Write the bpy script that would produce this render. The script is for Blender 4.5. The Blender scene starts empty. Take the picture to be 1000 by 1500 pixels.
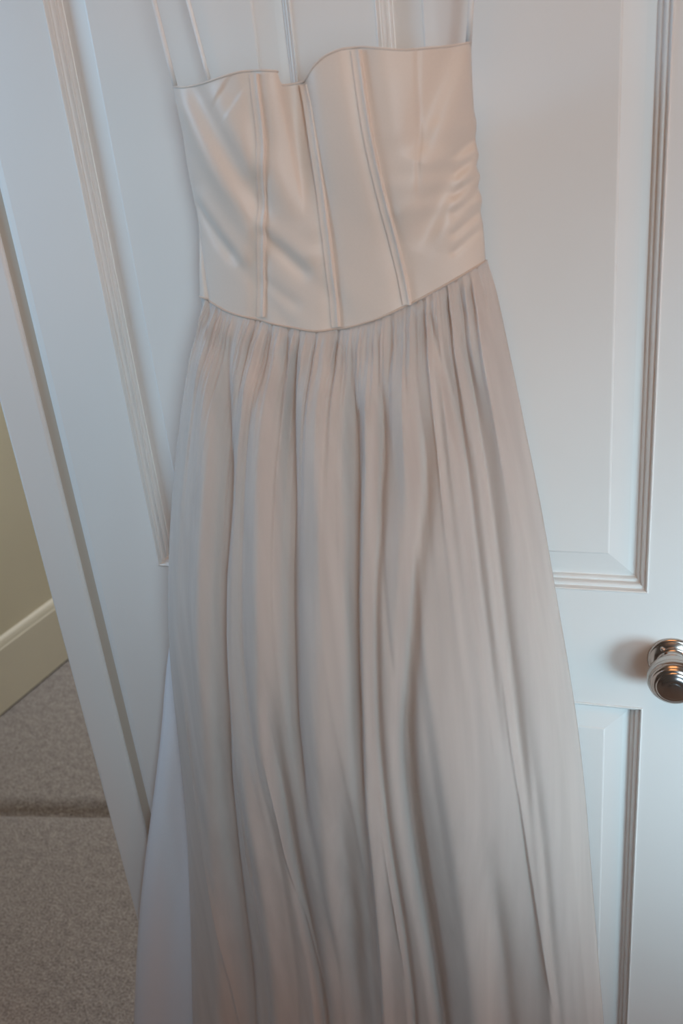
import bpy, bmesh, math, random
import numpy as np
from mathutils import Vector, Matrix

S = bpy.context.scene
COL = S.collection

# ---------------------------------------------------------------- camera
# metres; the door's front face is the plane y = 0, x runs along it, z is up
CAM_C = np.array([0.29332, -0.83482, 1.54656])
CAM_R = np.array([[0.9511, 0.0324, -0.3072],      # world axes from camera axes (right, down, forward)
                  [0.2925, -0.4143, 0.8619],
                  [-0.0993, -0.9095, -0.4036]])
FOC = 1300.0
cd = bpy.data.cameras.new('camera')
cam = bpy.data.objects.new('camera', cd)
COL.objects.link(cam)
cd.sensor_fit = 'HORIZONTAL'
cd.sensor_width = 36.0
cd.lens = FOC / 1000.0 * 36.0
cd.clip_start = 0.02
_m = Matrix([[CAM_R[i][0], -CAM_R[i][1], -CAM_R[i][2], CAM_C[i]] for i in range(3)] + [[0, 0, 0, 1]])
_q = _m.to_quaternion()
cam.location = CAM_C.tolist()
cam.rotation_mode = 'QUATERNION'
cam.rotation_quaternion = _q
cd.dof.use_dof = True
cd.dof.focus_distance = 0.98
cd.dof.aperture_fstop = 9.0
S.camera = cam

# ---------------------------------------------------------------- light
S.view_settings.view_transform = 'Standard'
S.view_settings.look = 'None'
S.view_settings.gamma = 1.0
S.view_settings.use_curve_mapping = False
S.view_settings.exposure = 0.0

w = bpy.data.worlds.new('room_glow')
S.world = w
w.use_nodes = True
bgn = w.node_tree.nodes['Background']
bgn.inputs[0].default_value = (1.0, 0.88, 0.78, 1)
bgn.inputs[1].default_value = 0.06


def area(name, loc, target, sx, sy, power, color):
    l = bpy.data.lights.new(name, 'AREA')
    l.shape = 'RECTANGLE'
    l.size = sx
    l.size_y = sy
    l.energy = power
    l.color = color
    o = bpy.data.objects.new(name, l)
    COL.objects.link(o)
    o.location = loc
    d = Vector(target) - Vector(loc)
    o.rotation_mode = 'QUATERNION'
    o.rotation_quaternion = d.to_track_quat('-Z', 'Y')
    return o


def lamp(name, loc, target, sx, sy, watt, rgb, spread=180):
    m = max(rgb)
    o = area(name, loc, target, sx, sy, watt * m, tuple(c / m for c in rgb))
    o.data.spread = math.radians(spread)
    return o


# daylight: windows on the right, left and behind the camera, with added fill lights among them
lamp('right_window_sky', (1.30, -1.00, 1.10), (0.62, 0, 0.92), 0.35, 0.35, 12, (0.080, 0.125, 0.150), 50)
lamp('right_warm_fill', (1.50, -0.70, 1.30), (0.20, 0, 1.00), 0.55, 0.60, 25, (0.135, 0.050, 0.016))  # added warm light from the right, no blind behind it
lamp('rear_fill_high', (1.20, -2.10, 1.80), (0.02, 0, 1.42), 0.70, 0.70, 25, (0.038, 0.050, 0.056), 45)  # added fill, beam narrowed onto the upper dress and door
lamp('rear_window', (1.20, -2.60, 1.30), (0.10, 0, 1.00), 0.90, 0.90, 25, (0.125, 0.195, 0.265))
lamp('left_window_sky', (-1.20, -0.45, 1.90), (-0.35, 0, 1.40), 0.40, 0.40, 12, (0.058, 0.120, 0.176), 90)
lamp('left_warm_fill', (-1.30, -0.35, 1.60), (-0.20, 0, 1.40), 0.50, 0.60, 12, (0.075, 0.040, 0.014))  # added warm fill, no known source on this side
# added fills overhead and over the landing, standing for no known lamp
lamp('overhead_fill', (0.20, -1.00, 2.40), (0.20, -0.5, 1.0), 0.80, 0.80, 25, (0.270, 0.120, 0.040))
lamp('landing_fill', (-0.80, 2.40, 2.30), (-1.2, 1.2, 0.5), 0.60, 0.60, 12, (1.92, 2.05, 2.32))


# ---------------------------------------------------------------- helpers
def at(px, py, y):
    """point seen at a pixel of the 1000 x 1500 photograph, lying at depth y"""
    d = CAM_R @ np.array([px - 500.0, py - 750.0, FOC])
    t = (y - CAM_C[1]) / d[1]
    return CAM_C + d * t


def nodes(name):
    m = bpy.data.materials.new(name)
    m.use_nodes = True
    nt = m.node_tree
    return m, nt, nt.nodes['Principled BSDF']


def setp(b, **kw):
    for k, v in kw.items():
        k = k.replace('_', ' ')
        if k in b.inputs:
            b.inputs[k].default_value = v


def noise(nt, scale, detail=4, vec=None, mapscale=None):
    tc = nt.nodes.new('ShaderNodeTexCoord')
    n = nt.nodes.new('ShaderNodeTexNoise')
    n.inputs['Scale'].default_value = scale
    n.inputs['Detail'].default_value = detail
    if mapscale:
        mp = nt.nodes.new('ShaderNodeMapping')
        mp.inputs['Scale'].default_value = mapscale
        nt.links.new(tc.outputs['Object'], mp.inputs['Vector'])
        nt.links.new(mp.outputs[0], n.inputs['Vector'])
    else:
        nt.links.new(tc.outputs['Object'], n.inputs['Vector'])
    return n


def ramp(nt, src, a, b, p0=0.3, p1=0.7):
    r = nt.nodes.new('ShaderNodeValToRGB')
    r.color_ramp.elements[0].position = p0
    r.color_ramp.elements[1].position = p1
    r.color_ramp.elements[0].color = (*a, 1)
    r.color_ramp.elements[1].color = (*b, 1)
    nt.links.new(src, r.inputs[0])
    return r


def bump(nt, b, src, strength, dist):
    n = nt.nodes.new('ShaderNodeBump')
    n.inputs['Strength'].default_value = strength
    n.inputs['Distance'].default_value = dist
    nt.links.new(src, n.inputs['Height'])
    nt.links.new(n.outputs[0], b.inputs['Normal'])


def paint(name, c, rough=0.4, var=0.03, bumps=0.15):
    m, nt, b = nodes(name)
    n = noise(nt, 3.0, 3)
    r = ramp(nt, n.outputs[0], tuple(x * (1 - var) for x in c), tuple(min(1, x * (1 + var)) for x in c))
    nt.links.new(r.outputs[0], b.inputs['Base Color'])
    n2 = noise(nt, 45.0, 2)
    bump(nt, b, n2.outputs[0], bumps, 0.0003)
    setp(b, Roughness=rough)
    return m


M_DOOR = paint('white_satin_paint', (0.78, 0.775, 0.755), 0.42)
M_FRAME = paint('white_frame_paint', (0.78, 0.775, 0.755), 0.42)
M_WALL = paint('cream_wall_paint', (0.74, 0.66, 0.47), 0.7)
M_SKIRT = paint('cream_gloss_paint', (0.78, 0.71, 0.54), 0.4)
M_CEIL = paint('white_ceiling_paint', (0.8, 0.78, 0.74), 0.8)

m, nt, b = nodes('grey_beige_carpet')
n1 = noise(nt, 190.0, 5)
n2 = noise(nt, 45.0, 4)
mx = nt.nodes.new('ShaderNodeMath'); mx.operation = 'ADD'
m2 = nt.nodes.new('ShaderNodeMath'); m2.operation = 'MULTIPLY'; m2.inputs[1].default_value = 0.35
nt.links.new(n2.outputs[0], m2.inputs[0])
nt.links.new(n1.outputs[0], mx.inputs[0]); nt.links.new(m2.outputs[0], mx.inputs[1])
r = ramp(nt, mx.outputs[0], (0.17, 0.148, 0.13), (0.56, 0.505, 0.455), 0.40, 0.95)
nt.links.new(r.outputs[0], b.inputs['Base Color'])
bump(nt, b, mx.outputs[0], 0.8, 0.006)
setp(b, Roughness=0.95)
M_CARPET = m

m, nt, b = nodes('polished_nickel')
setp(b, Base_Color=(0.56, 0.50, 0.46, 1), Metallic=1.0, Roughness=0.20)
M_NICKEL = m


def satin(name, c, rough=0.47):
    m, nt, b = nodes(name)
    n = noise(nt, 900.0, 2)
    r = ramp(nt, n.outputs[0], tuple(x * .97 for x in c), c)
    nt.links.new(r.outputs[0], b.inputs['Base Color'])
    bump(nt, b, n.outputs[0], 0.05, 0.0002)
    setp(b, Roughness=rough, Sheen_Weight=0.25, Sheen_Roughness=0.4)
    return m


M_SATIN = satin('champagne_satin', (0.75, 0.65, 0.57))
M_CORD = satin('champagne_satin_cord', (0.76, 0.655, 0.575), 0.45)
M_STRAP = satin('ivory_satin_strap', (0.93, 0.89, 0.85), 0.4)
M_SEAM = satin('tan_seam_cord', (0.60, 0.47, 0.385), 0.5)
M_LINING = satin('taupe_skirt_lining', (0.48, 0.375, 0.31), 0.55)
M_PALE = satin('pale_net_lining', (0.78, 0.82, 0.88), 0.6)


def tulle(name, c, alpha_flat, alpha_edge):
    """fine net: threads scatter and pass light; seen edge-on the net is denser"""
    m, nt, b = nodes(name)
    out = nt.nodes['Material Output']
    nt.nodes.remove(b)
    df = nt.nodes.new('ShaderNodeBsdfDiffuse')
    tl = nt.nodes.new('ShaderNodeBsdfTranslucent')
    tr = nt.nodes.new('ShaderNodeBsdfTransparent')
    mix = nt.nodes.new('ShaderNodeMixShader'); mix.inputs[0].default_value = 0.14
    n = noise(nt, 60.0, 5, mapscale=(1, 1, 0.03))
    r = ramp(nt, n.outputs[0], tuple(x * .93 for x in c), tuple(min(1, x * 1.04) for x in c))
    nt.links.new(r.outputs[0], df.inputs[0]); nt.links.new(r.outputs[0], tl.inputs[0])
    nt.links.new(df.outputs[0], mix.inputs[1]); nt.links.new(tl.outputs[0], mix.inputs[2])
    lw = nt.nodes.new('ShaderNodeLayerWeight'); lw.inputs[0].default_value = 0.35
    mr = nt.nodes.new('ShaderNodeMapRange')
    mr.inputs['To Min'].default_value = alpha_flat; mr.inputs['To Max'].default_value = alpha_edge
    nt.links.new(lw.outputs['Facing'], mr.inputs['Value'])
    fin = nt.nodes.new('ShaderNodeMixShader')
    nt.links.new(mr.outputs[0], fin.inputs[0])
    nt.links.new(tr.outputs[0], fin.inputs[1]); nt.links.new(mix.outputs[0], fin.inputs[2])
    nt.links.new(fin.outputs[0], out.inputs['Surface'])
    return m


M_TULLE = tulle('blush_tulle', (0.83, 0.765, 0.715), 0.60, 0.82)
M_TULLE2 = tulle('blush_tulle_inner', (0.83, 0.735, 0.67), 0.60, 0.92)


def link(name, me, mat, parent=None, smooth=True):
    if mat:
        me.materials.append(mat)
    if smooth:
        me.polygons.foreach_set('use_smooth', [True] * len(me.polygons))
    o = bpy.data.objects.new(name, me)
    COL.objects.link(o)
    if parent is not None:
        o.parent = parent
        o.matrix_parent_inverse = parent.matrix_world.inverted()
    return o


def mesh(name, verts, faces):
    me = bpy.data.meshes.new(name)
    me.from_pydata([tuple(map(float, v)) for v in verts], [], faces)
    me.update()
    return me


def empty(name, loc):
    o = bpy.data.objects.new(name, None)
    o.empty_display_size = 0.05
    COL.objects.link(o)
    o.location = loc
    bpy.context.view_layer.update()
    return o


def box(name, lo, hi, mat, parent=None, bevel=0.0, seg=2):
    bm = bmesh.new()
    bmesh.ops.create_cube(bm, size=1)
    for v in bm.verts:
        v.co = Vector([lo[i] + (v.co[i] + .5) * (hi[i] - lo[i]) for i in range(3)])
    if bevel > 0:
        bmesh.ops.bevel(bm, geom=bm.edges[:], offset=bevel, segments=seg, affect='EDGES', profile=.5)
    bmesh.ops.recalc_face_normals(bm, faces=bm.faces[:])
    me = bpy.data.meshes.new(name)
    bm.to_mesh(me); bm.free()
    return link(name, me, mat, parent, False)


def tube(name, pts, rad, mat, parent=None, n=8, flat=1.0):
    """round (or flattened in y) cord along points"""
    pts = [Vector(map(float, p)) for p in pts]
    verts, faces = [], []
    L = len(pts)
    for i, p in enumerate(pts):
        t = (pts[min(i + 1, L - 1)] - pts[max(i - 1, 0)]).normalized()
        a = t.cross(Vector((0, 1, 0)))
        if a.length < 1e-4:
            a = Vector((1, 0, 0))
        a.normalize()
        c = t.cross(a).normalized()
        rr = rad[i] if hasattr(rad, '__len__') else rad
        for k in range(n):
            th = 2 * math.pi * k / n
            verts.append(p + a * math.cos(th) * rr + c * math.sin(th) * rr * flat)
    for i in range(L - 1):
        for k in range(n):
            k2 = (k + 1) % n
            faces.append((i * n + k, i * n + k2, (i + 1) * n + k2, (i + 1) * n + k))
    faces.append(tuple(range(n))[::-1])
    faces.append(tuple((L - 1) * n + k for k in range(n)))
    return link(name, mesh(name, verts, faces), mat, parent)


def herm(xs, ys):
    """smooth monotone-ish cubic through a table, as a vectorised function"""
    xs = np.asarray(xs, float); ys = np.asarray(ys, float)
    o = np.argsort(xs); xs = xs[o]; ys = ys[o]
    d = np.diff(ys) / np.diff(xs)
    mm = np.zeros_like(ys)
    mm[0], mm[-1] = d[0], d[-1]
    for i in range(1, len(xs) - 1):
        mm[i] = 0 if d[i - 1] * d[i] <= 0 else 2 * d[i - 1] * d[i] / (d[i - 1] + d[i])

    def f(x):
        x = np.clip(np.asarray(x, float), xs[0], xs[-1])
        i = np.clip(np.searchsorted(xs, x) - 1, 0, len(xs) - 2)
        h = xs[i + 1] - xs[i]
        t = (x - xs[i]) / h
        return ((2 * t**3 - 3 * t**2 + 1) * ys[i] + (t**3 - 2 * t**2 + t) * h * mm[i]
                + (-2 * t**3 + 3 * t**2) * ys[i + 1] + (t**3 - t**2) * h * mm[i + 1])
    return f


def grid_faces(nu, nv, off=0, closed=False):
    F = []
    for j in range(nv - 1):
        for i in range(nu if closed else nu - 1):
            i2 = (i + 1) % nu
            F.append((off + j * nu + i, off + j * nu + i2, off + (j + 1) * nu + i2, off + (j + 1) * nu + i))
    return F


# ---------------------------------------------------------------- door leaf
DL, DR, DB, DT = -0.345, 0.425, 0.012, 1.985       # leaf edges
PX = [(-0.245, 0.000), (0.075, 0.315)]             # left and right panel openings
PZ = [(0.215, 0.934), (1.076, 1.875)]              # lower and upper panel openings
TH = 0.044

door = empty('door_1', (DL, 0.02, DB))
door['kind'] = 'structure'
door['label'] = 'white painted four panel door with nickel knob behind the hanging dress'


def board(name, x0, x1, z0, z1, left=False):
    bm = bmesh.new()
    bmesh.ops.create_cube(bm, size=1)
    lo = (x0, 0, z0); hi = (x1, TH, z1)
    for v in bm.verts:
        v.co = Vector([lo[i] + (v.co[i] + .5) * (hi[i] - lo[i]) for i in range(3)])
    if left:                                       # the hinge stile has a softly eased edge
        bm.clear()
        sec = [(x0, TH), (x0, 0.0050), (x0 + 0.0015, 0.0036), (x0 + 0.006, 0.0015), (x0 + 0.0125, 0.0), (x1, 0.0), (x1, TH)]
        lo_ = [bm.verts.new((a, c, z0)) for a, c in sec]; hi_ = [bm.verts.new((a, c, z1)) for a, c in sec]
        for k in range(len(sec)):
            k2 = (k + 1) % len(sec)
            bm.faces.new((lo_[k], lo_[k2], hi_[k2], hi_[k]))
        bm.faces.new(lo_); bm.faces.new(hi_)
    bmesh.ops.recalc_face_normals(bm, faces=bm.faces[:])
    me = bpy.data.meshes.new(name)
    bm.to_mesh(me); bm.free()
    return link(name, me, M_DOOR, door, False)


board('stile', DL, PX[0][0], DB, DT, True)
board('stile', PX[1][1], DR, DB, DT)
board('rail', PX[0][0], PX[1][1], PZ[1][1], DT)
board('rail', PX[0][0], PX[1][1], PZ[0][1], PZ[1][0])
board('rail', PX[0][0], PX[1][1], DB, PZ[0][0])
for z0, z1 in PZ:
    board('muntin', PX[0][1], PX[1][0], z0, z1)


def ring_profile(name, x0, x1, z0, z1, prof, mat, parent, cap=False):
    """mitred rectangular ring; prof = (inset, depth) pairs; cap closes the middle"""
    verts, faces = [], []
    for u, d in prof:
        verts += [(x0 + u, d, z0 + u), (x1 - u, d, z0 + u), (x1 - u, d, z1 - u), (x0 + u, d, z1 - u)]
    for i in range(len(prof) - 1):
        for k in range(4):
            k2 = (k + 1) % 4
            faces.append((i * 4 + k, i * 4 + k2, i * 4 + 4 + k2, i * 4 + 4 + k))
    if cap:
        o = 4 * (len(prof) - 1)
        faces.append((o, o + 1, o + 2, o + 3))
    return link(name, mesh(name, verts, faces), mat, parent, False)


MOULD = [(0, 0.004), (0.0, -0.0010), (0.0010, -0.0016), (0.0020, -0.0008), (0.0024, 0.0012), (0.0030, 0.0036), (0.0036, 0.0038),
         (0.0052, 0.0034), (0.0066, 0.0042), (0.0074, 0.0060), (0.0077, 0.0086), (0.0083, 0.0094), (0.0092, 0.0090),
         (0.0104, 0.0094), (0.0114, 0.0110), (0.0118, 0.0136), (0.0130, 0.0142), (0.0130, 0.0150)]
FIELD = [(0.0125, 0.020), (0.0125, 0.0140), (0.020, 0.0120), (0.0385, 0.0086), (0.0393, 0.0078), (0.0405, 0.0074)]
for x0, x1 in PX:
    for z0, z1 in PZ:
        pn = ring_profile('panel', x0, x1, z0, z1, FIELD, M_DOOR, door, True)
        ring_profile('panel_moulding', x0, x1, z0, z1, MOULD, M_DOOR, pn)


# the knob: beehive head, neck, rose
def lathe(name, prof, cx, cz, mat, parent, n=64):
    verts, faces = [], []
    for r, y in prof:
        for k in range(n):
            th = 2 * math.pi * k / n
            verts.append((cx + r * math.cos(th), -y, cz + r * math.sin(th)))
    for i in range(len(prof) - 1):
        for k in range(n):
            k2 = (k + 1) % n
            faces.append((i * n + k, i * n + k2, (i + 1) * n + k2, (i + 1) * n + k))
    faces.append(tuple(range(n))[::-1])
    faces.append(tuple((len(prof) - 1) * n + k for k in range(n)))
    me = mesh(name, verts, faces)
    bm = bmesh.new(); bm.from_mesh(me)
    bmesh.ops.recalc_face_normals(bm, faces=bm.faces[:])
    bm.to_mesh(me); bm.free()
    return link(name, me, mat, parent)


KX, KZ = 0.3425, 0.9995
prof = [(0.0095, 0.010), (0.0100, 0.016), (0.0110, 0.0185)]
for k in range(61):                                # bun-shaped head with fine turned rings
    t = k / 60.0
    a = math.pi * (0.14 + 0.86 * t)
    rr = 0.0262 * math.sin(a) ** 0.82
    yy = 0.0365 - 0.0185 * math.cos(a)
    if a > 1.2 and rr > 0.004:
        gr = 0.00045 if k % 5 == 0 else 0.0
        rr -= gr * abs(math.sin(a)); yy += gr * math.cos(a)
    prof.append((max(rr, 0.0004), yy))
knob = lathe('door_knob', prof, KX, KZ, M_NICKEL, door)
knob['label'] = 'polished nickel turned door knob'
rose = lathe('knob_rose', [(0.0255, -0.002), (0.0255, 0.0015), (0.0250, 0.0028), (0.0236, 0.0034), (0.0226, 0.0040),
                           (0.0205, 0.0058), (0.0172, 0.0072), (0.0150, 0.0078), (0.0146, 0.0090), (0.0146, 0.0125),
                           (0.0136, 0.0140), (0.0118, 0.0145), (0.0092, 0.0147)], KX, KZ, M_NICKEL, knob)
for ang in (125, 305):
    sx = KX + 0.0188 * math.cos(math.radians(ang)); sz = KZ + 0.0188 * math.sin(math.radians(ang))
    lathe('rose_screw', [(0.0026, 0.003), (0.0026, 0.0074), (0.0021, 0.0083), (0.0010, 0.0088), (0.0003, 0.0089)],
          sx, sz, M_NICKEL, knob, 16)

# ---------------------------------------------------------------- frame, walls, floors
# the doorway lies 9.7 degrees off the open leaf, turning about the hinge side
ANG = math.radians(9.7)
TX, TY = math.cos(ANG), math.sin(ANG)              # along the wall
NX, NY = -math.sin(ANG), math.cos(ANG)             # away from the room
HX, HY = -0.3575, 0.0                               # hinge corner


def wl(a, n, z):
    return (HX + a * TX + n * NX, HY + a * TY + n * NY, z)


def wbox(name, a0, a1, n0, n1, z0, z1, mat, parent=None, bevel=0.0):
    bm = bmesh.new()
    bmesh.ops.create_cube(bm, size=1)
    for v in bm.verts:
        p = wl(a0 + (v.co.x + .5) * (a1 - a0), n0 + (v.co.y + .5) * (n1 - n0), z0 + (v.co.z + .5) * (z1 - z0))
        v.co = Vector(p)
    if bevel > 0:
        bmesh.ops.bevel(bm, geom=bm.edges[:], offset=bevel, segments=3, affect='EDGES', profile=.5)
    bmesh.ops.recalc_face_normals(bm, faces=bm.faces[:])
    me = bpy.data.meshes.new(name)
    bm.to_mesh(me); bm.free()
    return link(name, me, mat, parent, False)


def struct(o, label=None):
    o['kind'] = 'structure'
    if label:
        o['label'] = label
    return o


LOW = -0.025                                        # the landing lies one shallow step lower
fr = struct(wbox('trim_1', -0.050, 0.0, 0.0, 0.115, 0.0, 2.02, M_FRAME, None, 0.004),
            'white painted door jamb along the left edge of the open door')
M_GAP_SHADE = paint('taupe_gap_shade', (0.50, 0.455, 0.39), 0.7)  # shade of the gap beside the door, put into the strip's colour
struct(wbox('gap_shade_strip', -0.0035, 0.0155, 0.0045, 0.09, 0.0, 2.02, M_GAP_SHADE),
       'narrow strip painted taupe for the shaded gap between the door edge and the jamb')
struct(wbox('trim_3', -0.83, 0.03, 0.0, 0.115, 2.02, 2.07, M_FRAME, None, 0.004), 'white door head above the opening')
struct(wbox('trim_4', -0.83, -0.78, 0.0, 0.115, 0.0, 2.02, M_FRAME, None, 0.004), 'white jamb on the far side of the opening')
struct(wbox('wall_back', 0.03, 2.2, 0.02, 0.115, 0.0, 2.45, M_WALL), 'wall behind the open door')
struct(wbox('wall_back', -1.9, -0.83, 0.02, 0.115, 0.0, 2.45, M_WALL), 'wall left of the opening')
struct(wbox('wall_back', -0.83, 0.03, 0.02, 0.115, 2.07, 2.45, M_WALL), 'wall above the opening')

# step line measured at the foot of the jamb side of the photograph
p0 = np.array([-1.224, 0.56]); p1 = np.array([-0.921, 0.612])
sd = (p1 - p0) / np.linalg.norm(p1 - p0)
sn = np.array([-sd[1], sd[0]])


def strip_floor(name, prof, a0, a1, mat, label):
    """profile (n, z) swept along the step's direction"""
    verts, faces = [], []
    A = np.linspace(a0, a1, 25)
    rnd = random.Random(4)
    for a in A:
        wob = 0.0
        for n, z in prof:
            wob = 0.0035 * math.sin(a * 9.0) * math.exp(-(n / 0.03) ** 2)
            q = p0 + sd * a + sn * n
            verts.append((q[0], q[1], z + wob))
    k = len(prof)
    for i in range(len(A) - 1):
        for j in range(k - 1):
            faces.append((i * k + j, (i + 1) * k + j, (i + 1) * k + j + 1, i * k + j + 1))
    return struct(link(name, mesh(name, verts, faces), mat), label)


R = 0.016
nose = [(-R + R * math.sin(t), -R + R * math.cos(t)) for t in np.linspace(0, math.pi, 9)]
strip_floor('floor', [(-4.5, 0.0), (-1.0, 0.0), (-0.12, 0.0), (-0.05, 0.001)] + nose + [(-R, LOW - 0.05)], -3, 5, M_CARPET,
            'grey beige carpet of the room with a rounded edge')
strip_floor('floor_landing', [(-0.1, LOW - 0.035), (-0.014, LOW - 0.035), (0.045, LOW - 0.033), (0.062, LOW - 0.02), (0.075, LOW - .004), (0.095, LOW), (0.6, LOW), (3.0, LOW)], -3, 5, M_CARPET, 'grey beige carpet of the landing beyond the doorway')

# the landing's left wall runs straight away from the doorway
_k = (CAM_C[2] - LOW) / (CAM_C[2] + 0.05)            # measured on the photograph for z = -0.05
q0 = CAM_C[:2] + (np.array([-1.551, 0.977]) - CAM_C[:2]) * _k
q1 = CAM_C[:2] + (np.array([-1.512, 1.312]) - CAM_C[:2]) * _k
wd = (q1 - q0) / np.linalg.norm(q1 - q0)
wn = np.array([wd[1], -wd[0]])                     # towards the landing (+x)


def sweep_wall(name, prof, a0, a1, mat, label):
    verts, faces = [], []
    k = len(prof)
    for a in (a0, a1):
        for n, z in prof:
            q = q0 + wd * a + wn * n
            verts.append((q[0], q[1], z))
    for j in range(k):
        j2 = (j + 1) % k
        faces.append((j, j2, k + j2, k + j))
    faces.append(tuple(range(k))[::-1]); faces.append(tuple(k + j for j in range(k)))
    me = mesh(name, verts, faces)
    bm = bmesh.new(); bm.from_mesh(me); bmesh.ops.recalc_face_normals(bm, faces=bm.faces[:]); bm.to_mesh(me); bm.free()
    return struct(link(name, me, mat, None, False), label)


A0, A1 = -0.70, 2.4
sweep_wall('wall_left', [(-0.12, LOW), (-0.018, LOW), (-0.018, 2.45), (-0.12, 2.45)], A0, A1, M_WALL, 'cream wall of the landing')
SK = 0.228
sweep_wall('baseboard_left', [(-0.018, LOW + .006), (0.0, LOW + .006), (0.0, LOW + SK - .03), (-0.003, LOW + SK - .026),
                              (-0.004, LOW + SK - .018), (-0.008, LOW + SK - .008), (-0.014, LOW + SK - .002), (-0.018, LOW + SK)],
           A0, A1, M_SKIRT, 'cream moulded skirting board along the landing wall')
e0 = q0 + wd * A1
struct(box('wall_far', (-2.2, e0[1], LOW), (2.2, e0[1] + .1, 2.45), M_WALL), 'cream wall at the end of the landing')
struct(box('ceiling', (-3.2, -4.0, 2.45), (3.2, e0[1] + .1, 2.52), M_CEIL), 'white ceiling')


# ---------------------------------------------------------------- the dress
dress = empty('evening_dress', (0.03, -0.05, 0.09))
dress['label'] = 'long strapped champagne satin and blush tulle dress hanging in front of the white door'
dress['category'] = 'dress'


def tab(pts, y):
    q = np.array([at(a, c, y) for a, c in pts])
    return q[:, 0], q[:, 2]


EY = -0.045                                        # depth of the side seams
GAP = 0.014                                        # the back hangs this far off the door
lx, lz = tab([(248, 127), (255, 165), (262, 200), (275, 280), (281, 320), (284, 345), (285, 400), (286, 447)], EY)
rx, rz = tab([(687, 58), (690, 130), (691, 160), (694, 180), (693, 200), (697, 230), (698, 262), (701, 290), (702, 320), (706, 350), (708, 390)], EY)
BL, BR0 = herm(lz, lx), herm(rz, rx)


def BR(z):                                         # the zip side puckers
    return BR0(z) + 0.0011 * np.sin(np.asarray(z) * 330) * np.exp(-((np.asarray(z) - 1.485) / 0.035) ** 2)

nx, nz = tab([(246, 127), (275, 127.5), (307, 122), (340, 113), (372, 105), (400, 103.5), (420, 104.5)], -0.060)
nx2, nz2 = tab([(425, 125), (436, 123), (446, 121), (452, 120)], -0.058)
nx3, nz3 = tab([(458, 112), (470, 97), (490, 81), (515, 72), (530, 70), (560, 71.5), (605, 73), (650, 67), (688, 58)], -0.066)
NA, NB_ = herm(nx, nz), herm(np.r_[nx2, nx3], np.r_[nz2, nz3])


def NECK(x):                                       # the left cup ends in a step beside the centre panel
    k = 1 / (1 + np.exp(np.clip(-(np.asarray(x) - (nx[-1] + nx2[0]) / 2) / 0.00016, -60, 60)))
    return NA(x) * (1 - k) + NB_(x) * k


wx, wz = tab([(284, 443), (300, 447), (330, 458), (372, 467), (430, 478), (470, 482.5), (492, 481), (540, 470), (590, 450), (640, 425), (712, 386)], -0.068)
WAIST = herm(wx, wz)


def seam(pts, y):
    x, z = tab(pts, y)
    return herm(z, x)


S1 = seam([(374, 105), (380, 160), (384, 210), (382, 280), (380, 340), (377, 400), (375, 467)], -0.075)
S2 = seam([(440, 120), (450, 160), (460, 220), (469, 290), (477, 360), (483, 420), (487, 481)], -0.078)
S3 = seam([(519, 70), (527, 120), (538, 190), (553, 270), (568, 340), (580, 400), (589, 450)], -0.080)
S4 = seam([(608, 72), (610, 120), (612, 180), (612, 250), (612, 330)], -0.078)


def line_dist(x, z, pa, pb):
    """signed distance (right of the line positive) and fraction along a segment"""
    ax, az = pa; bx, bz = pb
    L = math.hypot(bx - ax, bz - az)
    tx, tz = (bx - ax) / L, (bz - az) / L
    t = ((x - ax) * tx + (z - az) * tz) / L
    d = (x - ax) * (-tz) + (z - az) * tx
    return d, t


def fold(x, z, P0, P1, depth, width, y=-0.075, skew=1.0, ease=0.25):
    a = at(*P0, y); c = at(*P1, y)
    d, t = line_dist(x, z, (a[0], a[2]), (c[0], c[2]))
    tt = np.clip(t, -0.3, 1.3)
    e = np.where(tt < 0, np.exp(-(tt / ease) ** 2), np.where(tt > 1, np.exp(-((tt - 1) / ease) ** 2), 1.0))
    wdt = np.where(d > 0, width * skew, width)
    return 0.82 * depth * e * np.exp(-(d / (wdt * 1.12)) ** 2)


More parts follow.
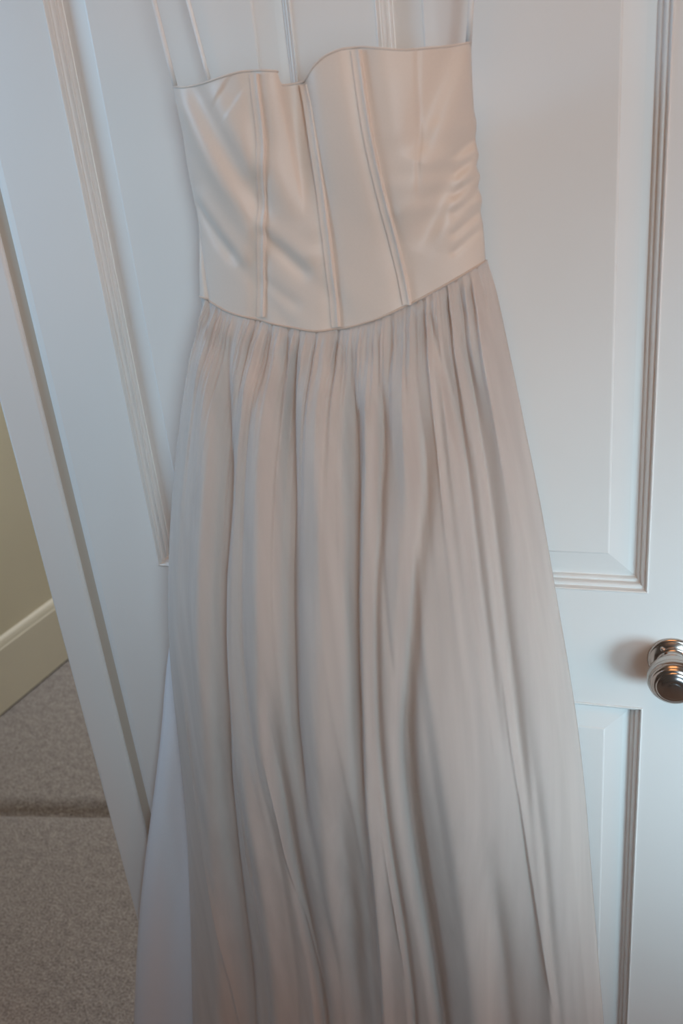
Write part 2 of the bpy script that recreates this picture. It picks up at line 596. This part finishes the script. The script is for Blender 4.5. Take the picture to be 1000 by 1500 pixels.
def bodice_y(x, z):
    x = np.asarray(x, float); z = np.asarray(z, float)
    u = (x - BL(z)) / (BR(z) - BL(z))
    u = np.clip(u, 0, 1)
    c = 1 - np.abs(2 * u - 1) ** 2.6
    up = np.clip((z - 1.37) / 0.2, 0, 1)
    h = (0.040 + 0.010 * up) * np.clip(c, 0, 1) ** 0.62
    # two soft cups
    g = lambda cx, cz, sx, sz: np.exp(-((x - cx) / sx) ** 2 - ((z - cz) / sz) ** 2)
    h += 0.010 * g(0.095, 1.535, 0.055, 0.07) + 0.006 * g(-0.05, 1.53, 0.045, 0.06)
    # dip at the centre of the neckline
    fade = np.clip((z - 1.44) / 0.12, 0, 1)
    a = at(438, 122, -0.06)
    h -= 0.014 * fade * np.exp(-((x - (a[0] + 0.03 * (1.56 - z) * 0)) / 0.013) ** 2)
    st = at(422, 110, -0.06)
    xs_ = st[0] + 0.055 * np.clip(st[2] - z, 0, 1)
    fd2 = np.clip((z - 1.47) / 0.10, 0, 1)
    h += 0.0065 * fd2 * (1 / (1 + np.exp((x - xs_) / 0.0007))) * np.exp(-np.clip(xs_ - x, 0, 1) / 0.03)
    # panels swell slightly between the seams
    for sf, dep, wd_ in ((S1, 0.0034, 0.0085), (S2, 0.0034, 0.0085), (S3, 0.0034, 0.0085)):
        h -= dep * np.exp(-((x - sf(z)) / wd_) ** 2)
    h -= 0.0012 * np.exp(-((x - S4(z)) / 0.0018) ** 2) * np.clip((z - 1.47) / 0.02, 0, 1)
    # drag folds of the left half
    h += fold(x, z, (268, 165), (372, 330), 0.0060, 0.013)
    h -= fold(x, z, (285, 145), (372, 290), 0.0060, 0.011)
    h += fold(x, z, (330, 150), (372, 240), 0.0030, 0.010)
    h -= fold(x, z, (330, 135), (345, 150), 0.0035, 0.012)
    h -= fold(x, z, (278, 312), (330, 372), 0.0048, 0.0060)
    h += fold(x, z, (290, 300), (350, 370), 0.0036, 0.010)
    h -= fold(x, z, (388, 345), (440, 395), 0.0040, 0.0065)
    h += fold(x, z, (390, 330), (450, 375), 0.0030, 0.009)
    h -= fold(x, z, (388, 415), (430, 445), 0.0022, 0.006)
    h += fold(x, z, (400, 240), (450, 330), 0.0030, 0.012)
    # the side panel tucks behind the front near the left hip
    h -= fold(x, z, (278, 318), (303, 448), 0.0055, 0.0030, -0.055, skew=0.7, ease=0.1)
    # drag folds of the right half
    h += fold(x, z, (680, 75), (600, 290), 0.0060, 0.011)
    h -= fold(x, z, (655, 80), (618, 200), 0.0065, 0.010)
    h -= fold(x, z, (690, 185), (625, 330), 0.0045, 0.008)
    h += fold(x, z, (692, 225), (650, 340), 0.0035, 0.008)
    h += fold(x, z, (560, 90), (585, 300), 0.0025, 0.013)
    h -= fold(x, z, (545, 95), (575, 230), 0.0030, 0.010)
    for (yy, dp) in ((205, .0035), (232, .003), (262, .0035), (288, .003), (318, .0035), (345, .003)):
        h -= fold(x, z, (702, yy - 8), (668, yy + 22), dp, 0.0032, -0.05, ease=0.15)
    return -(EY * -1 - 0.012) - np.maximum(h, 0.0)


NU, NV = 260, 200
us = np.linspace(0, 1, NU); vs = np.linspace(0, 1, NV)
X = np.zeros((NV, NU)); Zz = np.zeros((NV, NU))
for i, u in enumerate(us):
    x = np.full(NV, BL(1.5) + u * (BR(1.5) - BL(1.5)))
    for _ in range(40):
        z = NECK(x) * (1 - vs) + WAIST(x) * vs
        x = 0.6 * x + 0.4 * (BL(z) + u * (BR(z) - BL(z)))
    z = NECK(x) * (1 - vs) + WAIST(x) * vs
    X[:, i] = x; Zz[:, i] = z
Yf = bodice_y(X, Zz)
front = np.stack([X, Yf, Zz], -1)
NB = 60
ub = np.linspace(1, 0, NB)[1:-1]
back = np.zeros((NV, NB - 2, 3))
for j in range(NV):
    L_, R_ = front[j, 0], front[j, -1]
    for i, u in enumerate(ub):
        p = L_ + u * (R_ - L_)
        bulge = (1 - abs(2 * u - 1) ** 3) ** 0.5
        drop = (0.05 * (1 - vs[j])) * bulge                 # the back neckline is cut lower
        back[j, i] = (p[0], p[1] + (-GAP - p[1]) * bulge, p[2] - drop)
ringv = np.concatenate([front, back], 1)
n_ring = ringv.shape[1]
bod = link('bodice', mesh('bodice', ringv.reshape(-1, 3), grid_faces(n_ring, NV, 0, True)), M_SATIN, dress)


def channel(name, sf, off, z0, z1, w_, h_):
    """stitched boning channel: a raised, round-edged satin strip following the bodice"""
    zs_ = np.linspace(z0, z1, 90)
    prof_ = [(-1.25, -0.5), (-1.02, -0.25), (-.96, 0.25), (-.86, 0.75), (-.7, 0.95), (-.5, 0.80), (-.2, 0.66), (.15, 0.64), (.32, 0.8), (.45, 1.2), (.62, 1.4), (.80, 1.2), (.95, 0.5), (1.02, -0.25), (1.25, -0.5)]
    verts = []
    for z in zs_:
        xc = float(sf(z)) + off
        for a, d in prof_:
            x = xc + a * w_
            verts.append((x, float(bodice_y(xc + 0.25 * (x - xc), z)) - d * h_ - 0.0004, z))
    return link(name, mesh(name, verts, grid_faces(len(prof_), 90)[::1]), M_CORD, bod)


def on_bodice(px, py, y):
    return at(px, py, y)


for sf, pt, pb, off in ((S1, (380, 107), (376, 466), 0.002), (S2, (441, 123), (487, 480), 0.0005), (S3, (520, 73), (590, 449), 0.001)):
    zt = at(*pt, -0.07)[2] - 0.001; zb = at(*pb, -0.075)[2]
    channel('boning_channel', sf, off, zt, zb, 0.0047, 0.0026)

# neckline binding, split where the centre dips
def bound(name, x0, x1, rad, zf, dy, n=120, dz=0.0, mat=None):
    pts = []
    for x in np.linspace(x0, x1, n):
        z = float(zf(np.array(x)))
        pts.append((x, float(bodice_y(x, z)) + dy, z + dz))
    return tube(name, pts, rad, mat or M_CORD, bod, 8)


bound('neckline_binding', float(X[0, 0]), nx[-1], 0.0008, NECK, -0.0002)
bound('neckline_binding', nx2[0], float(X[0, -1]), 0.0008, NECK, -0.0002)
bound('waist_piping', float(X[-1, 0]), float(X[-1, -1]), 0.0010, WAIST, -0.0003, 160, 0.0, M_SEAM)

# straps rise to a hanger hooked over the door, above the picture
HZ = 1.90
def strap(p, q, wdt=0.0023):
    pts = [Vector(p) + (Vector(q) - Vector(p)) * t for t in np.linspace(0, 1, 14)]
    return tube('strap', pts, wdt, M_STRAP, dress, 8, 0.4)


sl = front[0, 0]; sr = front[0, -1]
stop_l = at(225, 0, -0.048); stop_r = at(690, 0, -0.048)
def ext(p, q, z):
    p = np.array(p); q = np.array(q); t = (z - p[2]) / (q[2] - p[2]); return p + (q - p) * t
a0 = np.array([sl[0] + 0.0015, sl[1] - 0.001, sl[2] - 0.004])
a1 = ext(a0, stop_l, HZ); strap(a0, a1)
b0 = np.array([sr[0] - 0.002, sr[1] - 0.001, sr[2] - 0.003])
b1 = ext(b0, stop_r, HZ); strap(b0, b1)
c0 = at(309, 128, -0.020); c1 = ext(c0, at(275, 0, -0.022), HZ); strap(c0, c1, 0.0020)
d0 = at(684.5, 66, -0.024); d1 = ext(d0, at(690, 0, -0.026), HZ); strap(d0, d1, 0.0018)

# ---------------- skirt
def XT(pts, y):
    x, z = tab(pts, y); return herm(z, x)


HEM = 0.085
oR = [(709, 388), (722, 430), (742, 520), (767, 640), (791, 760), (812, 880), (831, 990), (846, 1090), (856, 1180), (864, 1280), (872, 1380), (882, 1500)]
oL = [(286, 444), (276, 500), (263, 590), (253, 690), (247, 800), (245, 900), (250, 1000), (258, 1100), (265, 1200), (271, 1350), (275, 1500)]
oLb = [(312, 444), (306, 500), (296, 590), (286, 690), (276, 800), (258, 890), (245, 960), (234, 1080), (222, 1180), (211, 1265), (203, 1340), (198, 1420), (195, 1500)]


def outline(pts, y):
    x, z = tab(pts, y)
    x = np.r_[x, x[-1] + (x[-1] - x[-2]) / (z[-1] - z[-2]) * (HEM - z[-1])]
    z = np.r_[z, HEM]
    return herm(z, x)


SY = -0.05
SR, SL, SLB = outline(oR, SY), outline(oL, SY), outline(oLb, -0.030)
rng = np.random.default_rng(11)


def smooth_profile(t, sharp):
    """ridge: gentle on one side, steep on the other (sharp > 1: steep on the left)"""
    l = np.where(t < 0, t * sharp, t)
    return np.exp(-l ** 2)


def poly(pts):
    q = np.array([at(a, c, float(np.interp(c, [450, 560, 700, 950, 1150, 1300, 1500],
                                           [-.065, -.105, -.135, -.130, -.110, -.090, -.065]))) for a, c in pts])
    x, z = q[:, 0], q[:, 2]
    return herm(z, x), z.max(), z.min()


# folds that can be followed down the skirt: path, depth (m, + towards the viewer), width (m), sharpness
FOLDS = [
    ([(322, 480), (316, 600), (316, 700), (322, 850), (328, 1000), (332, 1150), (345, 1320), (365, 1500)], -0.013, 0.010, 0.55),
    ([(300, 480), (290, 600), (285, 750), (290, 900), (296, 1050), (305, 1250), (320, 1500)], 0.008, 0.020, 1.0),
    ([(360, 500), (368, 620), (375, 760), (385, 900), (392, 1050), (400, 1200)], 0.007, 0.016, 1.0),
    ([(420, 490), (418, 600), (420, 720), (430, 850), (437, 960), (446, 1080), (456, 1200)], -0.011, 0.008, 0.5),
    ([(395, 900), (402, 1000), (412, 1100), (426, 1200), (440, 1300), (455, 1400), (470, 1500)], -0.012, 0.014, 2.2),
    ([(452, 500), (458, 620), (466, 760), (474, 900), (480, 1050), (488, 1200), (500, 1400)], 0.009, 0.020, 1.0),
    ([(507, 520), (510, 640), (516, 760), (521, 860), (527, 950), (534, 1040), (540, 1150)], -0.014, 0.009, 0.8),
    ([(533, 540), (533, 680), (530, 780), (535, 900), (541, 1000), (548, 1120), (556, 1250), (565, 1500)], 0.008, 0.008, 1.6),
    ([(553, 520), (551, 640), (549, 760), (548, 860), (552, 960), (560, 1080), (572, 1200), (590, 1350), (604, 1500)], -0.009, 0.007, 2.0),
    ([(580, 520), (592, 650), (600, 780), (604, 900), (606, 1000)], 0.008, 0.016, 1.0),
    ([(598, 560), (606, 700), (603, 850), (598, 980), (596, 1080), (606, 1200), (622, 1330), (645, 1500)], -0.016, 0.013, 1.6),
    ([(632, 480), (645, 560), (656, 640), (668, 720), (680, 800), (692, 880), (704, 960), (716, 1040), (730, 1130)], -0.011, 0.010, 2.6),
    ([(664, 470), (676, 560), (690, 650), (706, 760), (720, 860), (736, 980), (755, 1100), (775, 1220)], -0.007, 0.009, 2.0),
    ([(690, 440), (705, 540), (722, 650), (742, 780), (760, 900), (775, 1020), (790, 1150), (800, 1300), (812, 1500)], 0.007, 0.016, 1.0),
    ([(640, 900), (655, 1000), (668, 1100), (680, 1220), (692, 1350), (705, 1500)], 0.015, 0.034, 1.0),
    ([(700, 1180), (712, 1280), (722, 1380), (732, 1500)], -0.013, 0.017, 1.0),
    ([(770, 1050), (785, 1180), (797, 1300), (806, 1400), (815, 1500)], -0.007, 0.009, 2.2),
    ([(500, 1100), (505, 1250), (515, 1400), (525, 1500)], -0.010, 0.018, 1.0),
    ([(350, 1000), (368, 1150), (385, 1300), (405, 1500)], 0.009, 0.016, 1.4),
]
FP = []
for pts, dep, wd_, sh in FOLDS:
    f_, zt_, zb_ = poly(pts)
    ends_low = pts[-1][1] >= 1480
    FP.append((f_, zt_, zb_, dep, wd_, sh, ends_low, (f_(zb_) - f_(zb_ + .05)) / -0.05))

EDGES = [
    ([(398, 1080), (412, 1170), (425, 1250), (438, 1310), (452, 1370), (466, 1430)], 0.0040, 0.0035),
    ([(548, 700), (547, 860), (550, 960), (556, 1060), (565, 1160), (578, 1280), (592, 1400), (604, 1500)], 0.0045, 0.0040),
    ([(642, 540), (652, 640), (666, 720), (680, 800), (692, 880), (705, 970), (718, 1060), (728, 1120)], 0.0050, 0.0050),
    ([(728, 960), (745, 1080), (765, 1200), (780, 1300), (796, 1400), (815, 1500)], 0.0035, 0.0040),
    ([(255, 1020), (270, 1150), (290, 1270), (318, 1390), (345, 1500)], 0.0040, 0.0045),
    ([(512, 560), (518, 700), (524, 840), (531, 960), (540, 1100)], 0.0035, 0.0035),
    ([(326, 780), (332, 900), (345, 1020), (352, 1140), (366, 1280), (390, 1420)], 0.0035, 0.0040),
    ([(426, 560), (424, 700), (432, 840), (442, 980), (452, 1080)], 0.0030, 0.0035),
]
EP = []
for pts, amp, wd_ in EDGES:
    f_, zt_, zb_ = poly(pts)
    EP.append((f_, zt_, zb_, amp, wd_))

# small gathers springing from the waist seam
GN = 74
GU = (np.arange(GN) + rng.uniform(-.38, .38, GN)) / GN
GA = rng.uniform(0.0006, 0.0046, GN) ** 1.0 * rng.choice([1, 1, -1], GN)
GL = rng.choice([0.05, 0.08, 0.12, 0.2, 0.34], GN) * rng.uniform(.7, 1.3, GN)
GS = rng.uniform(0.6, 2.2, GN)
GDr = rng.uniform(-.018, .018, GN)
LN = 23
LU = (np.arange(LN) + rng.uniform(-.4, .4, LN)) / LN
LA = rng.uniform(0.0006, 0.0028, LN) * rng.choice([1, -1], LN)
LW = rng.uniform(0.005, 0.022, LN)
LS = rng.uniform(0.5, 2.2, LN)
LP = rng.uniform(0, 6.28, LN)


def folds(x, z, u, dz, scale=1.0, gather=1.0, small=1.0):
    """height of the pleats; dz = distance below the waist seam"""
    h = np.zeros_like(x)
    for f_, zt_, zb_, dep, wd_, sh, low, slope in FP:
        xc = f_(z)
        if low:
            xc = np.where(z < zb_, xc + (z - zb_) * slope, xc)
        e = np.clip((zt_ + 0.02 - z) / (0.09 if zt_ > 1.2 else 0.26), 0, 1)
        e = e * e * (3 - 2 * e)
        if not low:
            e = e * np.clip((z - zb_ + 0.02) / 0.14, 0, 1)
        h += 1.28 * dep * e * smooth_profile((x - xc) / (0.85 * wd_), sh) * scale
    for k in range(GN):
        a = GA[k] * np.exp(-(dz / GL[k]) ** 1.5) * np.clip(dz / 0.012, 0.45, 1)
        uc = GU[k] + GDr[k] * np.clip(dz / 0.4, 0, 1)
        a = a * (1.25 + 1.15 * np.exp(-(dz / 0.06) ** 2))
        wd_ = 0.0048 + 0.010 * np.clip(dz / 0.5, 0, 1)
        h += gather * a * smooth_profile((u - uc) / wd_, GS[k])
    for k in range(LN):
        a = LA[k] * np.clip(dz / 0.15, 0, 1) * (0.75 + 0.25 * np.sin(dz * 7 + LP[k]))
        uc = LU[k] + 0.006 * np.sin(dz * 4 + LP[k])
        h += small * a * smooth_profile((u - uc) / LW[k], LS[k])
    return h


def skirt_layer(name, mat, fl, frr, inset, scale, gather, small, lift, nu, nv, seed_shift=0.0, hem=HEM, backy=-0.010, wav=0.0, edges=False):
    us = np.linspace(0, 1, nu)
    vs = np.linspace(0, 1, nv) ** 1.25
    X = np.zeros((nv, nu)); Z = np.zeros((nv, nu)); D = np.zeros((nv, nu))
    x = fl(1.35) + us * (frr(1.35) - fl(1.35))
    for _ in range(25):
        z = WAIST(x)
        x = 0.5 * x + 0.5 * (fl(np.maximum(z, 0)) + us * (frr(z) - fl(z)))
    ztop = WAIST(x) - 0.0005
    for j, v in enumerate(vs):
        z = ztop + (hem - ztop) * v
        ins = inset * np.clip((ztop - z) / 0.2, 0, 1)
        L_ = fl(z) + ins; R_ = frr(z) - ins
        X[j] = L_ + us * (R_ - L_); Z[j] = z; D[j] = ztop - z
    U = np.repeat(us[None], nv, 0)
    c = np.clip(1 - np.abs(2 * U - 1) ** 2.4, 0, 1) ** 0.6
    k_ = np.clip((D - 0.24) / 0.78, 0, 1)
    T = 0.036 + 0.092 * (1 - np.exp(-D / 0.20)) - 0.106 * k_ * k_ * (3 - 2 * k_)   # the net puffs out, then hangs back to the door
    top = bodice_y(X, WAIST(X)) + 0.0015
    blend = np.clip(D / 0.06, 0, 1); blend = blend * blend * (3 - 2 * blend)
    base = -(0.033 + T * c)
    edge = np.clip(np.minimum(U, 1 - U) / 0.03, 0, 1)
    f = folds(X, Z, (U + seed_shift) % 1.0 if seed_shift else U, D, scale, gather, small) * (0.25 + 0.75 * edge)
    if edges:                                       # thin turned-over edges of the net
        for f_, zt_, zb_, amp, wd_ in EP:
            e = np.clip((zt_ - Z) / 0.06, 0, 1) * np.clip((Z - zb_ + 0.03) / 0.06, 0, 1)
            f = f + amp * e * smooth_profile((X - f_(np.clip(Z, zb_, zt_))) / wd_, 2.2)
    soft = np.clip(D / 0.02, 0, 1)
    Y = top * (1 - blend) + base * blend - lift * soft * edge - f * (0.35 + 0.65 * soft)
    if wav:
        X = X + wav * np.sin(Z * 23 + U * 9) * edge
    Y = np.minimum(Y, -0.022)
    front = np.stack([X, Y, Z], -1)
    nb = 40
    ub = np.linspace(1, 0, nb)[1:-1]
    back = np.zeros((nv, nb - 2, 3))
    for i, u in enumerate(ub):
        p = front[:, 0] + u * (front[:, -1] - front[:, 0])
        bl = (1 - abs(2 * u - 1) ** 4) ** 0.5
        back[:, i, 0] = p[:, 0]
        back[:, i, 1] = p[:, 1] + (backy - p[:, 1]) * bl
        back[:, i, 2] = p[:, 2]
    V = np.concatenate([front, back], 1)
    return link(name, mesh(name, V.reshape(-1, 3), grid_faces(V.shape[1], nv, 0, True)), mat, dress)


SRL = outline([(700, 392), (706, 430), (706, 520), (708, 640), (712, 760), (716, 880), (724, 990), (738, 1090), (756, 1180), (776, 1280), (796, 1380), (816, 1500)], SY)
skirt_layer('skirt_lining', M_LINING, SL, SRL, 0.030, 0.9, 0.8, 0.5, -0.004, 420, 220)
skirt_layer('tulle_overskirt', M_TULLE2, SL, SR, 0.006, 1.0, 1.0, 1.0, 0.003, 460, 240, hem=HEM - .004)
skirt_layer('tulle_overskirt', M_TULLE, SL, SR, 0.0, 0.95, 0.7, 1.2, 0.009, 460, 240, 0.0, hem=HEM - .008, edges=True)

# pale back layer spreading out on the left, close to the door
nu, nv = 90, 160
us = np.linspace(0, 1, nu)
V = np.zeros((nv, nu, 3))
zt_ = float(at(286, 470, -0.03)[2])
for j, v in enumerate(np.linspace(0, 1, nv)):
    z = zt_ + (HEM - zt_) * v
    L_ = float(SLB(z)); R_ = float(SR(z)) - 0.03
    k = np.clip(v * 2.2, 0, 1)
    yy = -0.026 - k * (0.008 * np.sin(us * 46 + 1.2 * v) * 0.6 + 0.006 * np.sin(us * 21 + .6)) * (1 - np.exp(-us * 40))
    V[j, :, 0] = L_ + us * (R_ - L_); V[j, :, 1] = np.clip(yy, -0.05, -0.012); V[j, :, 2] = z
pl = link('underskirt', mesh('underskirt', V.reshape(-1, 3), grid_faces(nu, nv)), M_PALE, dress)
pl['label'] = 'pale lilac grey underskirt spreading at the lower left'
md = pl.modifiers.new('cloth_thickness', 'SOLIDIFY'); md.thickness = 0.001

# ---------------------------------------------------------------- hanger (just above the picture)
hg = empty('coat_hanger', (0.03, -0.03, HZ))
hg['label'] = 'slim hanger hooked over the door top holding the dress straps'
hg['category'] = 'hanger'
m, nt, b = nodes('brushed_hanger_wire')
setp(b, Base_Color=(0.5, 0.48, 0.45, 1), Metallic=1.0, Roughness=0.35)
arm = []
for t in np.linspace(-1, 1, 41):
    x = (a1[0] + b1[0]) / 2 + t * (b1[0] - a1[0] + 0.03) / 2
    arm.append((x, -0.036, HZ + 0.002 + 0.045 * (1 - abs(t) ** 1.6)))
tube('hanger_arm', arm, 0.005, m, hg, 10)
xm = (a1[0] + b1[0]) / 2
hook = [(xm, -0.036, HZ + 0.045), (xm, -0.036, DT + 0.004), (xm, -0.030, DT + 0.010), (xm, -0.010, DT + 0.0115), (xm, TH, DT + 0.0115),
        (xm, TH + .008, DT + 0.004), (xm, TH + .008, DT - 0.03)]
tube('hanger_hook', hook, 0.0022, m, hg, 8)
